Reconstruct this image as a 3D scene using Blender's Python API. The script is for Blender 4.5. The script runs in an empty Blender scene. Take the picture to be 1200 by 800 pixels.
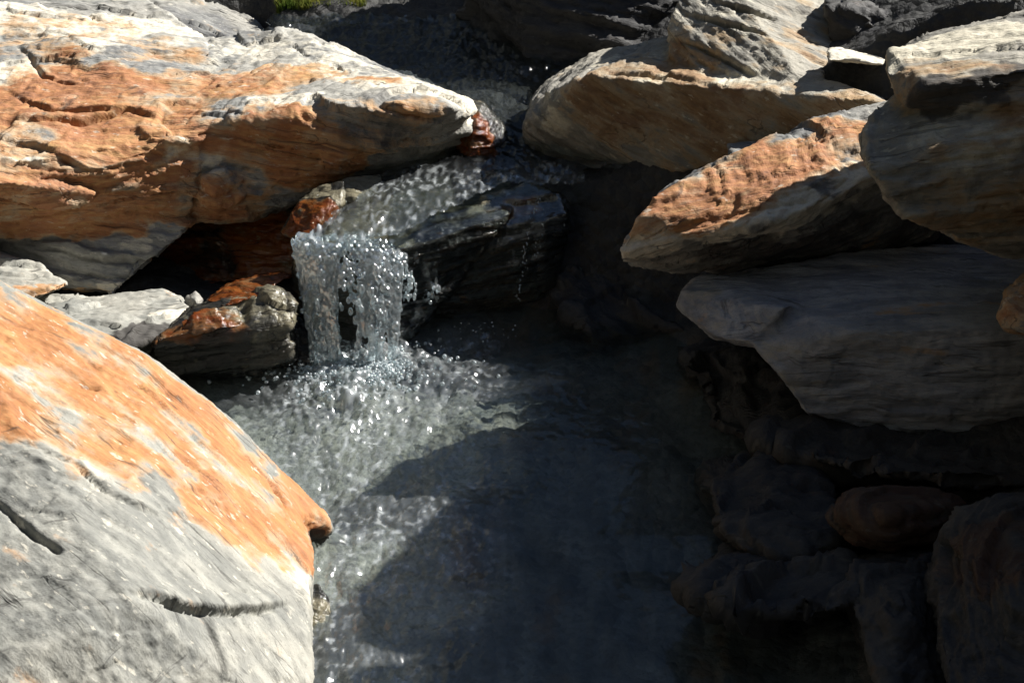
import bpy, bmesh, math, random
import numpy as np
from mathutils import Vector
from mathutils.bvhtree import BVHTree

S = bpy.context.scene
C = S.collection
R = math.radians

# ------------------------------------------------------------------ camera
CAM = np.array([0.0, 0.0, 2.2])
PITCH = R(28.0)
K = 1847.0                                   # focal length in photo pixels (1200 wide)
cam = bpy.data.cameras.new('camera')
cam_o = bpy.data.objects.new('camera', cam)
C.objects.link(cam_o)
cam_o.location = CAM
cam_o.rotation_euler = (R(90) - PITCH, 0, 0)
cam.sensor_width = 36.0
cam.lens = 36.0 * K / 1200.0
cam.clip_start = 0.05
cam.clip_end = 2000
S.camera = cam_o

# ------------------------------------------------------------------ sky and sun
SUN_AZ, SUN_EL = R(65.0), R(38.5)            # azimuth measured from +Y towards +X
w = bpy.data.worlds.new('World')
S.world = w
w.use_nodes = True
nt = w.node_tree
nt.nodes.clear()
sky = nt.nodes.new('ShaderNodeTexSky')
sky.sky_type = 'NISHITA'
sky.sun_disc = False
sky.sun_elevation = SUN_EL
sky.sun_rotation = SUN_AZ
sky.altitude = 1500
bg = nt.nodes.new('ShaderNodeBackground')
bg.inputs['Strength'].default_value = 0.05
out = nt.nodes.new('ShaderNodeOutputWorld')
nt.links.new(sky.outputs[0], bg.inputs[0])
nt.links.new(bg.outputs[0], out.inputs[0])

sun = bpy.data.lights.new('sun', 'SUN')
sun.energy = 5.0
sun.angle = R(0.5)
sun.color = (1.0, 0.965, 0.91)
sun_o = bpy.data.objects.new('sun', sun)
C.objects.link(sun_o)
SUND = Vector((math.sin(SUN_AZ) * math.cos(SUN_EL), math.cos(SUN_AZ) * math.cos(SUN_EL), math.sin(SUN_EL)))
sun_o.rotation_euler = SUND.to_track_quat('Z', 'Y').to_euler()
sun_o.location = (6, 8, 8)

S.view_settings.view_transform = 'Standard'
S.view_settings.look = 'None'
S.view_settings.exposure = 1.05
S.view_settings.gamma = 1.0
S.cycles.use_denoising = True
S.cycles.max_bounces = 7
S.cycles.transparent_max_bounces = 12
S.cycles.caustics_reflective = False
S.cycles.caustics_refractive = True
S.cycles.sample_clamp_indirect = 4.0

# ------------------------------------------------------------------ helpers
F_ = np.array([0, math.cos(PITCH), -math.sin(PITCH)])
U_ = np.array([0, math.sin(PITCH), math.cos(PITCH)])
R_ = np.array([1.0, 0, 0])


def ray(px, py):
    return F_ + (px - 600.0) / K * R_ + (400.0 - py) / K * U_


def P(px, py, Y):
    """the point seen at photo pixel (px, py) whose forward distance is Y metres"""
    d = ray(px, py)
    return CAM + d * (Y / d[1])


def PZ(px, py, z):
    d = ray(px, py)
    return CAM + d * ((z - CAM[2]) / d[2])


def _hash(ix, iy, iz):
    h = (ix.astype(np.uint32) * np.uint32(374761393) + iy.astype(np.uint32) * np.uint32(668265263)
         + iz.astype(np.uint32) * np.uint32(2147483647 - 58))
    h = (h ^ (h >> np.uint32(13))) * np.uint32(1274126177)
    return h ^ (h >> np.uint32(16))


_g = np.random.default_rng(5).normal(size=(256, 3))
_g /= np.linalg.norm(_g, axis=1)[:, None]
_g = _g.astype(np.float32)


def perlin(p):
    p = np.asarray(p, dtype=np.float32)
    i = np.floor(p).astype(np.int32)
    f = p - i
    u = f * f * f * (f * (f * 6 - 15) + 10)
    res = None
    tot = np.zeros(len(p), np.float32)
    for dx in (0, 1):
        wx = u[:, 0] if dx else 1 - u[:, 0]
        for dy in (0, 1):
            wy = u[:, 1] if dy else 1 - u[:, 1]
            for dz in (0, 1):
                wz = u[:, 2] if dz else 1 - u[:, 2]
                h = _hash(i[:, 0] + dx, i[:, 1] + dy, i[:, 2] + dz) & np.uint32(255)
                g = _g[h]
                d = (g[:, 0] * (f[:, 0] - dx) + g[:, 1] * (f[:, 1] - dy) + g[:, 2] * (f[:, 2] - dz))
                tot += wx * wy * wz * d
    return tot * 1.5


def fbm(p, o=4, gain=0.5):
    p = np.asarray(p, dtype=np.float32)
    t = np.zeros(len(p), np.float32)
    a = 1.0
    for k in range(o):
        t += a * perlin(p * (2.03 ** k) + 17.3 * k)
        a *= gain
    return t


def cells(p, seed=0.0):
    """nearest random cell of every point: offset from its centre, random unit vector and random value of the cell"""
    p = np.asarray(p, np.float32) + np.float32(seed)
    i = np.floor(p).astype(np.int32)
    best = np.full(len(p), 1e9, np.float32)
    off = np.zeros((len(p), 3), np.float32)
    cid = np.zeros(len(p), np.uint32)
    for dx in (-1, 0, 1):
        for dy in (-1, 0, 1):
            for dz in (-1, 0, 1):
                j = i + np.array([dx, dy, dz], np.int32)
                hsh = _hash(j[:, 0], j[:, 1], j[:, 2])
                jit = np.stack([(hsh & np.uint32(255)), ((hsh >> np.uint32(8)) & np.uint32(255)), ((hsh >> np.uint32(16)) & np.uint32(255))], 1).astype(np.float32) / 255.0
                v = p - (j + jit)
                d2 = (v * v).sum(1)
                m = d2 < best
                best[m] = d2[m]; off[m] = v[m]; cid[m] = hsh[m]
    return off, _g[(cid >> np.uint32(5)) & np.uint32(255)], ((cid >> np.uint32(20)) & np.uint32(1023)).astype(np.float32) / 1023.0


def sstep(a, b, x):
    t = np.clip((x - a) / (b - a), 0, 1)
    return t * t * (3 - 2 * t)


def mesh_np(me):
    n = len(me.vertices)
    co = np.empty(n * 3, np.float32)
    me.vertices.foreach_get('co', co)
    return co.reshape(n, 3)


def normals_np(me):
    n = len(me.vertices)
    no = np.empty(n * 3, np.float32)
    me.vertices.foreach_get('normal', no)
    return no.reshape(n, 3)


def edges_np(me):
    e = np.empty(len(me.edges) * 2, np.int32)
    me.edges.foreach_get('vertices', e)
    return e.reshape(-1, 2)


def smooth_np(co, e, it, lam=0.6):
    n = len(co)
    deg = np.bincount(e.ravel(), minlength=n).astype(np.float32)[:, None]
    for _ in range(it):
        acc = np.zeros_like(co)
        for c in range(3):
            acc[:, c] = (np.bincount(e[:, 0], co[e[:, 1], c], n) + np.bincount(e[:, 1], co[e[:, 0], c], n))
        co = co + lam * (acc / np.maximum(deg, 1) - co)
    return co


def set_attr(me, name, arr):
    a = me.attributes.get(name) or me.attributes.new(name, 'FLOAT', 'POINT')
    a.data.foreach_set('value', np.ascontiguousarray(arr, dtype=np.float32))


def set_vec(me, name, arr):
    a = me.attributes.get(name) or me.attributes.new(name, 'FLOAT_VECTOR', 'POINT')
    a.data.foreach_set('vector', np.ascontiguousarray(arr, dtype=np.float32).ravel())


def shade_smooth(me):
    me.polygons.foreach_set('use_smooth', np.ones(len(me.polygons), bool))


def link(name, me, mat=None, parent=None):
    o = bpy.data.objects.new(name, me)
    C.objects.link(o)
    if mat:
        me.materials.append(mat)
    if parent:
        o.parent = parent
    return o


def tag(o, label=None, cat=None, group=None, kind=None):
    if label: o['label'] = label
    if cat: o['category'] = cat
    if group: o['group'] = group
    if kind: o['kind'] = kind
    return o


# ------------------------------------------------------------------ materials
class NT:
    def __init__(s, name):
        s.m = bpy.data.materials.new(name)
        s.m.use_nodes = True
        s.t = s.m.node_tree
        s.t.nodes.clear()

    def n(s, typ, ins=None, **kw):
        x = s.t.nodes.new(typ)
        for k, v in kw.items():
            setattr(x, k, v)
        for k, v in (ins or {}).items():
            if isinstance(v, bpy.types.NodeSocket):
                s.t.links.new(v, x.inputs[k])
            else:
                x.inputs[k].default_value = v
        return x

    def math(s, op, a, b=0.0, c=0.0, clamp=False):
        x = s.n('ShaderNodeMath', {0: a, 1: b, 2: c}, operation=op)
        x.use_clamp = clamp
        return x.outputs[0]

    def mix(s, f, a, b, blend='MIX'):
        x = s.n('ShaderNodeMix', data_type='RGBA', blend_type=blend)
        for k, v in ((0, f), (6, a), (7, b)):
            if isinstance(v, bpy.types.NodeSocket):
                s.t.links.new(v, x.inputs[k])
            elif k == 0:
                x.inputs[k].default_value = v
            else:
                x.inputs[k].default_value = (*v[:3], 1)
        return x.outputs[2]

    def smooth(s, v, lo, hi):
        x = s.n('ShaderNodeMapRange', {0: v, 1: lo, 2: hi}, interpolation_type='SMOOTHSTEP')
        return x.outputs[0]

    def noise(s, vec, scale, detail=4, rough=0.55, dist=0.0):
        x = s.n('ShaderNodeTexNoise', {'Vector': vec, 'Scale': scale, 'Detail': detail, 'Roughness': rough, 'Distortion': dist})
        return x.outputs[0]

    def scaled(s, vec, sc, loc=(0, 0, 0)):
        x = s.n('ShaderNodeMapping', {'Vector': vec, 'Scale': sc, 'Location': loc})
        return x.outputs[0]

    def attr(s, name):
        x = s.n('ShaderNodeAttribute', attribute_name=name)
        return x


def rock_material(name, grey=(0.17, 0.17, 0.165), grey2=(0.30, 0.30, 0.28), pale=(0.55, 0.51, 0.42),
                  rust=((0.17, 0.062, 0.032), (0.36, 0.14, 0.05), (0.49, 0.28, 0.11)), dark=(0.025, 0.022, 0.02),
                  rough=0.8, wet=0.0, seed=0.0, bump=1.0, plate_amp=1.0):
    t = NT(name)
    fol = t.attr('fol').outputs['Vector']
    v = t.scaled(fol, (1, 1, 1), (seed * 3.1, seed * 1.7, seed * 2.3))
    blotch = t.noise(v, 7.0, 7, 0.62, 0.4)
    big = t.noise(v, 2.6, 4, 0.55, 0.3)
    lin = t.noise(t.scaled(v, (7, 26, 26)), 1.0, 6, 0.62, 0.3)          # lineation in the plane
    lin2 = t.noise(t.scaled(v, (16, 75, 75), (3, 1, 8)), 1.0, 5, 0.6)
    strat = t.noise(t.scaled(v, (5, 6, 95)), 1.0, 5, 0.6, 0.2)          # edges of the layers
    grain = t.noise(v, 260, 3, 0.6)
    grain2 = t.noise(t.scaled(v, (90, 160, 200)), 1.0, 3, 0.65)
    base = t.mix(t.smooth(lin, 0.38, 0.64), grey, grey2)
    base = t.mix(t.math('MULTIPLY', t.smooth(big, 0.45, 0.62), 0.5), base, tuple(0.55 * a + 0.45 * b for a, b in zip(pale, grey2)))
    base = t.mix(t.math('MULTIPLY', t.smooth(grain2, 0.55, 0.75), 0.45), base, tuple(c * 0.45 for c in grey))
    # pale crust
    pm = t.math('ADD', t.attr('pale').outputs['Fac'], t.math('ADD', t.math('MULTIPLY', t.math('SUBTRACT', blotch, 0.5), 1.5),
                                                           t.math('MULTIPLY', t.math('SUBTRACT', lin, 0.5), 0.9)))
    pm = t.smooth(pm, 0.42, 0.75)
    pcol = t.mix(t.smooth(grain2, 0.35, 0.65), pale, tuple(min(0.72, c * 1.15) for c in pale))
    base = t.mix(pm, base, pcol)
    # iron stain: an ochre halo round a deeper rust, streaked along the grain
    streak = t.noise(t.scaled(v, (3.2, 17, 30), (5, 2, 7)), 1.0, 6, 0.62, 0.35)
    rm = t.math('ADD', t.attr('rust').outputs['Fac'], t.math('ADD', t.math('MULTIPLY', t.math('SUBTRACT', blotch, 0.5), -2.0),
                                                           t.math('ADD', t.math('MULTIPLY', t.math('SUBTRACT', lin, 0.5), 1.0), t.math('MULTIPLY', t.math('SUBTRACT', streak, 0.5), 1.7))))
    halo = t.smooth(rm, 0.30, 0.66)
    core = t.smooth(rm, 0.55, 0.98)
    base = t.mix(t.math('MULTIPLY', halo, 0.72), base, t.mix(lin, rust[2], tuple(0.7 * x + 0.3 * y for x, y in zip(rust[2], pale))))
    tone = t.math('ADD', t.math('MULTIPLY', lin2, 0.4), t.math('ADD', t.math('MULTIPLY', big, 0.3), t.math('MULTIPLY', streak, 0.3)))
    rr = t.n('ShaderNodeValToRGB', {0: tone})
    cr = rr.color_ramp
    cr.elements[0].position = 0.37; cr.elements[0].color = (*rust[0], 1)
    cr.elements[1].position = 0.62; cr.elements[1].color = (*rust[2], 1)
    e = cr.elements.new(0.49); e.color = (*rust[1], 1)
    hue = t.mix(t.math('MULTIPLY', t.smooth(t.noise(v, 5.5, 4, 0.6), 0.5, 0.68), 0.55), rr.outputs[0], tuple(c * k for c, k in zip(rust[1], (0.75, 0.72, 1.0))))
    base = t.mix(t.math('MULTIPLY', core, 0.85), base, hue)
    # flakes of pale stone in the stain, dirt in the layer joints
    fl = t.math('MULTIPLY', t.smooth(t.noise(t.scaled(v, (22, 60, 60), (9, 4, 2)), 1.0, 3, 0.6), 0.62, 0.70), t.math('SUBTRACT', 1.0, t.attr('dark').outputs['Fac'], 0, True))
    base = t.mix(t.math('MULTIPLY', fl, 0.55), base, tuple(min(0.8, c * 1.2) for c in pale))
    jo = t.math('MULTIPLY', t.smooth(strat, 0.40, 0.31), 0.6)
    base = t.mix(jo, base, dark)
    hv = t.noise(t.scaled(v, (1.6, 24, 10), (2, 8, 3)), 1.0, 3, 0.5, 0.25)
    hair = t.math('MULTIPLY', t.smooth(t.math('ABSOLUTE', t.math('SUBTRACT', hv, 0.5)), 0.014, 0.003), t.smooth(t.noise(v, 3.7, 3, 0.6), 0.50, 0.60))
    base = t.mix(t.math('MULTIPLY', hair, 0.5), base, dark)
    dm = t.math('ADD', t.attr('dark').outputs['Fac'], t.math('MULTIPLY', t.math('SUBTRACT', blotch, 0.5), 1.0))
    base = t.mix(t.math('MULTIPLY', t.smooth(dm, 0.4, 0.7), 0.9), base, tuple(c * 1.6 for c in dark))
    base = t.mix(t.math('MULTIPLY', t.smooth(grain, 0.56, 0.72), 0.35), base, tuple(c * 0.5 for c in grey))
    # wetness darkens and glosses
    wa = t.math('MAXIMUM', t.attr('wet').outputs['Fac'], wet)
    wm = t.smooth(t.math('ADD', wa, t.math('MULTIPLY', t.math('SUBTRACT', blotch, 0.5), 0.5)), 0.35, 0.65)
    wetc = t.n('ShaderNodeGamma', {0: base, 1: 1.45}).outputs[0]
    base = t.mix(wm, base, wetc)
    rg = t.math('ADD', t.math('MULTIPLY', wm, 0.16 - rough), t.math('ADD', rough, t.math('MULTIPLY', t.math('SUBTRACT', grain2, 0.5), 0.3)), 0, True)
    pv = t.n('ShaderNodeVectorMath', {0: t.scaled(v, (14, 22, 75)), 1: t.n('ShaderNodeTexNoise', {'Vector': v, 'Scale': 9.0, 'Detail': 4.0}).outputs['Color']}, operation='ADD').outputs[0]
    plate = t.n('ShaderNodeTexVoronoi', {'Vector': pv, 'Scale': 1.0}).outputs['Color']
    pv2 = t.n('ShaderNodeVectorMath', {0: t.scaled(v, (40, 60, 160)), 1: t.n('ShaderNodeTexNoise', {'Vector': v, 'Scale': 30.0, 'Detail': 3.0}).outputs['Color']}, operation='ADD').outputs[0]
    plate2 = t.n('ShaderNodeTexVoronoi', {'Vector': pv2, 'Scale': 1.0}).outputs['Color']
    plates = t.math('ADD', t.math('MULTIPLY', t.n('ShaderNodeSeparateColor', {0: plate}).outputs[0], 0.55), t.math('MULTIPLY', t.n('ShaderNodeSeparateColor', {0: plate2}).outputs[1], 0.28))
    hgt = t.math('ADD', t.math('ADD', t.math('MULTIPLY', strat, 0.8), t.math('SUBTRACT', t.math('MULTIPLY', plates, plate_amp), t.math('MULTIPLY', hair, 0.9))), t.math('ADD', t.math('MULTIPLY', lin, 0.7), t.math('ADD', t.math('MULTIPLY', lin2, 0.4),
                 t.math('ADD', t.math('MULTIPLY', grain2, 0.22), t.math('MULTIPLY', blotch, 0.8)))))
    bp = t.n('ShaderNodeBump', {'Height': hgt, 'Strength': 0.55 * bump, 'Distance': 0.016})
    bs = t.n('ShaderNodeBsdfPrincipled', {'Base Color': base, 'Roughness': rg, 'Normal': bp.outputs[0], 'Specular IOR Level': 0.4})
    o = t.n('ShaderNodeOutputMaterial')
    t.t.links.new(bs.outputs[0], o.inputs[0])
    return t.m


M = {}
M['rusty'] = rock_material('rusty_schist', seed=1)
M['slab'] = rock_material('pale_grey_schist', bump=0.6, grey=(0.18, 0.182, 0.165), grey2=(0.295, 0.292, 0.258), rust=((0.21, 0.072, 0.022), (0.37, 0.145, 0.044), (0.46, 0.235, 0.085)), seed=2)
M['grey'] = rock_material('grey_schist', grey=(0.13, 0.13, 0.13), grey2=(0.24, 0.24, 0.225), seed=3)
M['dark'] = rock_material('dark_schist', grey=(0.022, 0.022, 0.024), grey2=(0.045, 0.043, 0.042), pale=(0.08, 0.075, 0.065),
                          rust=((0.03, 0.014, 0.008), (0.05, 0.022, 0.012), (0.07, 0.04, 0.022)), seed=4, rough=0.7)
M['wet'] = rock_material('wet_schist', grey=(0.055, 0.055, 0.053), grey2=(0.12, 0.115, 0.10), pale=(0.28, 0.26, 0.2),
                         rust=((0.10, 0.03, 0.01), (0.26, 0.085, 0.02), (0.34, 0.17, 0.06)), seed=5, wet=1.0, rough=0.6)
M['brown'] = rock_material('brown_schist', grey=(0.18, 0.172, 0.15), grey2=(0.33, 0.31, 0.265), pale=(0.50, 0.46, 0.36),
                           rust=((0.10, 0.05, 0.025), (0.22, 0.12, 0.055), (0.36, 0.24, 0.12)), seed=7)
M['blue'] = rock_material('blue_grey_schist', grey=(0.20, 0.215, 0.25), grey2=(0.39, 0.405, 0.44), pale=(0.3, 0.29, 0.26), seed=6)

# ------------------------------------------------------------------ rock builder
VOX = 0.0065
ROCKS = {}


def frame(n, lin):
    n = np.array(n, float); n /= np.linalg.norm(n)
    a = np.array(lin, float); a -= n * a.dot(n); a /= np.linalg.norm(a)
    return a, np.cross(n, a), n


def hull_bm(bm, pts, T, shrink=0.9, drop=0.0):
    pts = [tuple(p) for p in pts]
    cx = sum(p[0] for p in pts) / len(pts)
    cy = sum(p[1] for p in pts) / len(pts)
    vs = []
    for (px, py, Y) in pts:
        vs.append(bm.verts.new(P(px, py, Y)))
        q = P(cx + (px - cx) * shrink, cy + (py - cy) * shrink, Y + T)
        q[2] -= drop
        vs.append(bm.verts.new(q))
    r = bmesh.ops.convex_hull(bm, input=vs)
    junk = list({g for g in r['geom_interior'] + r['geom_unused'] if isinstance(g, bmesh.types.BMVert)})
    bmesh.ops.delete(bm, geom=junk, context='VERTS')


def remesh(bm, vox):
    me = bpy.data.meshes.new('tmp')
    bm.to_mesh(me)
    bm.free()
    o = bpy.data.objects.new('tmp', me)
    C.objects.link(o)
    m = o.modifiers.new('r', 'REMESH')
    m.mode = 'VOXEL'
    m.voxel_size = vox
    m.adaptivity = 0
    dg = bpy.context.evaluated_depsgraph_get()
    dg.update()
    me2 = bpy.data.meshes.new_from_object(o.evaluated_get(dg))
    bpy.data.objects.remove(o)
    bpy.data.meshes.remove(me)
    me2.materials.clear()
    return me2


def rock(name, label, cat, hulls, mat, T=0.3, fol=(0.1, -0.2, 0.97), lin=(1, -0.2, -0.2), vox=VOX, strata=0.016, layer=0.05,
         lump=0.008, fine=0.004, soft=1, facet=0.022, stains_and_light=None, grooves=(), seed=0.0, group=None, shrink=0.9, drop=0.0, warp=0.45, tilt=0.0):
    bm = bmesh.new()
    for h in hulls:
        if isinstance(h, dict) and 'w' in h:
            vs = [bm.verts.new(c) for c in h['w']]
            r = bmesh.ops.convex_hull(bm, input=vs)
            junk = list({g for g in r['geom_interior'] + r['geom_unused'] if isinstance(g, bmesh.types.BMVert)})
            bmesh.ops.delete(bm, geom=junk, context='VERTS')
        elif isinstance(h, dict):
            hull_bm(bm, h['p'], h.get('T', T), h.get('shrink', shrink), h.get('drop', drop))
        else:
            hull_bm(bm, h, T, shrink, drop)
    bmesh.ops.recalc_face_normals(bm, faces=bm.faces)
    me = remesh(bm, vox)
    e = edges_np(me)
    co = smooth_np(mesh_np(me), e, soft)
    me.vertices.foreach_set('co', co.ravel())
    me.update()
    bvh = BVHTree.FromPolygons([tuple(map(float, c)) for c in co], [tuple(p.vertices) for p in me.polygons])

    def hit(px, py):
        d = Vector(ray(px, py)).normalized()
        h = bvh.ray_cast(Vector(CAM), d)
        return None if h[0] is None else np.array(h[0])
    a, b, n = frame(fol, lin)
    if tilt:
        n = n * math.cos(R(tilt)) + b * math.sin(R(tilt))
        b = np.cross(n, a)
    no = normals_np(me)
    off = seed * 7.31
    q = co + off
    d = lump * fbm(q * 2.6, 3) + lump * 0.35 * fbm(q * 7.0, 3)
    s = co @ n + warp * (0.035 * fbm(q * 2.2, 3) + 0.01 * fbm(q * 9, 2))
    pa, pb = co @ a, co @ b
    for tt, amp, fr in ((layer, strata, 3.0), (layer * 0.31, strata * 0.45, 7.0)):
        L = s / tt + off
        k = np.floor(L)
        f = L - k
        wgt = sstep(0.88, 1.0, f)
        n0 = perlin(np.stack([pa * fr * 0.5 + off, pb * fr, k * 5.37], 1))
        n1 = perlin(np.stack([pa * fr * 0.5 + off, pb * fr, (k + 1) * 5.37], 1))
        d += amp * ((1 - wgt) * n0 + wgt * n1)
        d -= amp * 0.5 * np.exp(-((f - 0.92) / 0.06) ** 2) * sstep(-0.1, 0.3, perlin(np.stack([pa * fr, pb * fr, k * 3.1 + 9], 1)))
    for fr, fs, amp in ((2.6, 15.0, facet), (6.5, 34.0, facet * 0.5), (15.0, 70.0, facet * 0.18)):
        v, g, val = cells(np.stack([pa * fr * 0.55, pb * fr * 1.5, s * fs], 1) + 0.22 * fbm(q * fr, 2)[:, None], off)
        d += amp * (0.8 * (v[:, :2] * g[:, :2]).sum(1) + 0.9 * (val - 0.5))
    d += fine * fbm(np.stack([pa * 9 + off, pb * 30, s * 60], 1), 3, 0.55)
    d += fine * 0.7 * fbm(q * 45, 2)
    # traced grooves: real notches cut into the surface
    for g in grooves:
        pts = [hit(px, py) for px, py in g['p']]
        pts = [x for x in pts if x is not None]
        best = np.full(len(co), 9.0, np.float32)
        side = np.zeros(len(co), np.float32)
        uu = np.zeros(len(co), np.float32)
        for i, (p0, p1) in enumerate(zip(pts[:-1], pts[1:])):
            v = p1 - p0
            L2 = max(v.dot(v), 1e-9)
            tt = np.clip(((co - p0) @ v) / L2, 0, 1)
            dv = co - (p0 + tt[:, None] * v)
            dist = np.linalg.norm(dv, axis=1)
            m = dist < best
            best[m] = dist[m]
            uu[m] = ((i + tt) / (len(pts) - 1))[m]
            side[m] = (dv @ np.cross(np.array([0, -0.5, 0.85]), v / math.sqrt(L2)))[m]
        taper = np.clip(np.minimum(uu * 3, (1 - uu) * 6), 0, 1)
        jag = 0.5 * g['w'] * fbm(q * 16, 3)
        d -= taper * g['d'] * np.exp(-((best + jag) / g['w']) ** 2)
        if 'lip' in g:                      # one side of the crack stands higher
            d += taper * g['lip'] * sstep(-0.003, 0.009, side) * np.exp(-(best / (g['w'] * 7)) ** 2)
    co2 = co + no * d[:, None]
    for nm in ('rust', 'pale', 'dark', 'wet'):
        arr = np.zeros(len(co), np.float32)
        for st in (stains_and_light or {}).get(nm, ()):
            if len(st) == 1:
                arr = np.maximum(arr, st[0])
                continue
            px, py, r = st[:3]
            k = st[3] if len(st) > 3 else 1.0
            c = hit(px, py)
            if c is None:
                continue
            dv = co - c
            dd = np.sqrt((0.55 * (dv @ a)) ** 2 + (1.25 * (dv @ b)) ** 2 + (dv @ n) ** 2) + r * 0.45 * fbm(q * (1.1 / max(r, .04)), 3)
            val = k * (1 - sstep(0.55 * r, 1.25 * r, dd))
            arr = np.maximum(arr, val) if k > 0 else arr + val
        set_attr(me, nm, np.clip(arr, 0, 1))
    wl = (stains_and_light or {}).get('waterline')
    if wl is not None:
        wa = 1 - sstep(wl - 0.01, wl + 0.04, co2[:, 2] + 0.03 * perlin(q * 9))
        cur = np.empty(len(co), np.float32)
        me.attributes['wet'].data.foreach_get('value', cur)
        set_attr(me, 'wet', np.maximum(cur, wa))
    set_vec(me, 'fol', np.stack([co2 @ a + off, co2 @ b, s], 1))
    lo, hi = co2.min(0), co2.max(0)
    org = np.array([(lo[0] + hi[0]) / 2, (lo[1] + hi[1]) / 2, lo[2]])
    me.vertices.foreach_set('co', (co2 - org).astype(np.float32).ravel())
    me.update()
    shade_smooth(me)
    o = link(name, me, M[mat])
    o.location = org
    tag(o, label, cat, group)
    ROCKS.setdefault(name, []).append((o, co2))
    return o


LEFT = 'sunlit rocks on the left bank'
RIGHT = 'rocks piled on the right bank'
DARK = 'dark rocks in the shade'
# ================================================================== GROUND
def water_level(Y):
    return np.interp(Y, [0, 2.4, 3.0, 3.08, 3.2, 3.6, 4.0, 4.5], [-0.5, -0.10, -0.065, -0.06, -0.04, -0.02, 0.0, 0.0])


def upper_level(Y):
    return np.interp(Y, [3.9, 4.03, 4.08, 4.13, 4.2, 4.5, 4.76, 5.0, 5.3, 5.8, 6.2, 7.0], [0.2, 0.305, 0.35, 0.367, 0.378, 0.405, 0.435, 0.475, 0.51, 0.53, 0.62, 0.9])


def bed_level(Y):
    return np.interp(Y, [0, 2.4, 3.0, 3.6, 4.3, 4.36, 4.5, 4.76, 5.0, 5.3, 5.58, 5.70, 5.85, 6.2, 7.0, 12, 200],
                     [-0.6, -0.20, -0.155, -0.12, -0.10, 0.0, 0.31, 0.34, 0.38, 0.42, 0.44, 0.52, 0.56, 0.70, 1.05, 2.2, 2.2])


def bed_height(x, Y):
    """channel bed and the banks beside it"""
    lv = bed_level(Y)
    lv = lv - (lv - 0.02) * sstep(-0.58, -0.70, x) * sstep(5.1, 4.7, Y) * (Y > 4.3)
    xc = np.interp(Y, [0, 2.4, 3.2, 4.0, 4.5, 5.0, 5.8, 7], [0.1, 0.05, 0.0, -0.1, -0.05, -0.05, -0.4, -0.4])
    half_l = np.interp(Y, [0, 2.4, 3.2, 4.0, 4.5, 5.0, 5.8, 7], [0.5, 0.45, 0.5, 0.6, 0.55, 0.35, 0.5, 0.6])
    half_r = np.interp(Y, [0, 2.4, 3.2, 4.0, 4.5, 5.0, 5.8, 7], [0.5, 0.55, 0.7, 0.5, 0.22, 0.3, 0.4, 0.5])
    lv = lv - (lv - 0.15) * sstep(-0.85, -1.0, x) * sstep(6.0, 5.7, Y) * (Y > 4.9)
    dl = np.maximum(0, (xc - half_l) - x)
    dr = np.maximum(0, x - (xc + half_r))
    z = lv
    z = z + 0.55 * np.minimum(dr, 1.2) + 0.10 * np.minimum(dl, 1.2)
    far_r = np.maximum(0, x - 2.6)
    far_l = np.maximum(0, -x - 2.2)  # unseen steep slopes around the stream, added to hold back skylight
    z = z + 0.40 * np.minimum(far_r, 40) + 0.10 * np.maximum(far_r - 30, 0)
    z = z + 1.6 * np.minimum(far_l, 18) + 0.10 * np.maximum(far_l - 30, 0)
    z = z + 0.62 * np.clip(Y - 8.5, 0, 30) + 1.7 * np.clip(-Y - 1.2, 0, 16)
    return z


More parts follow.
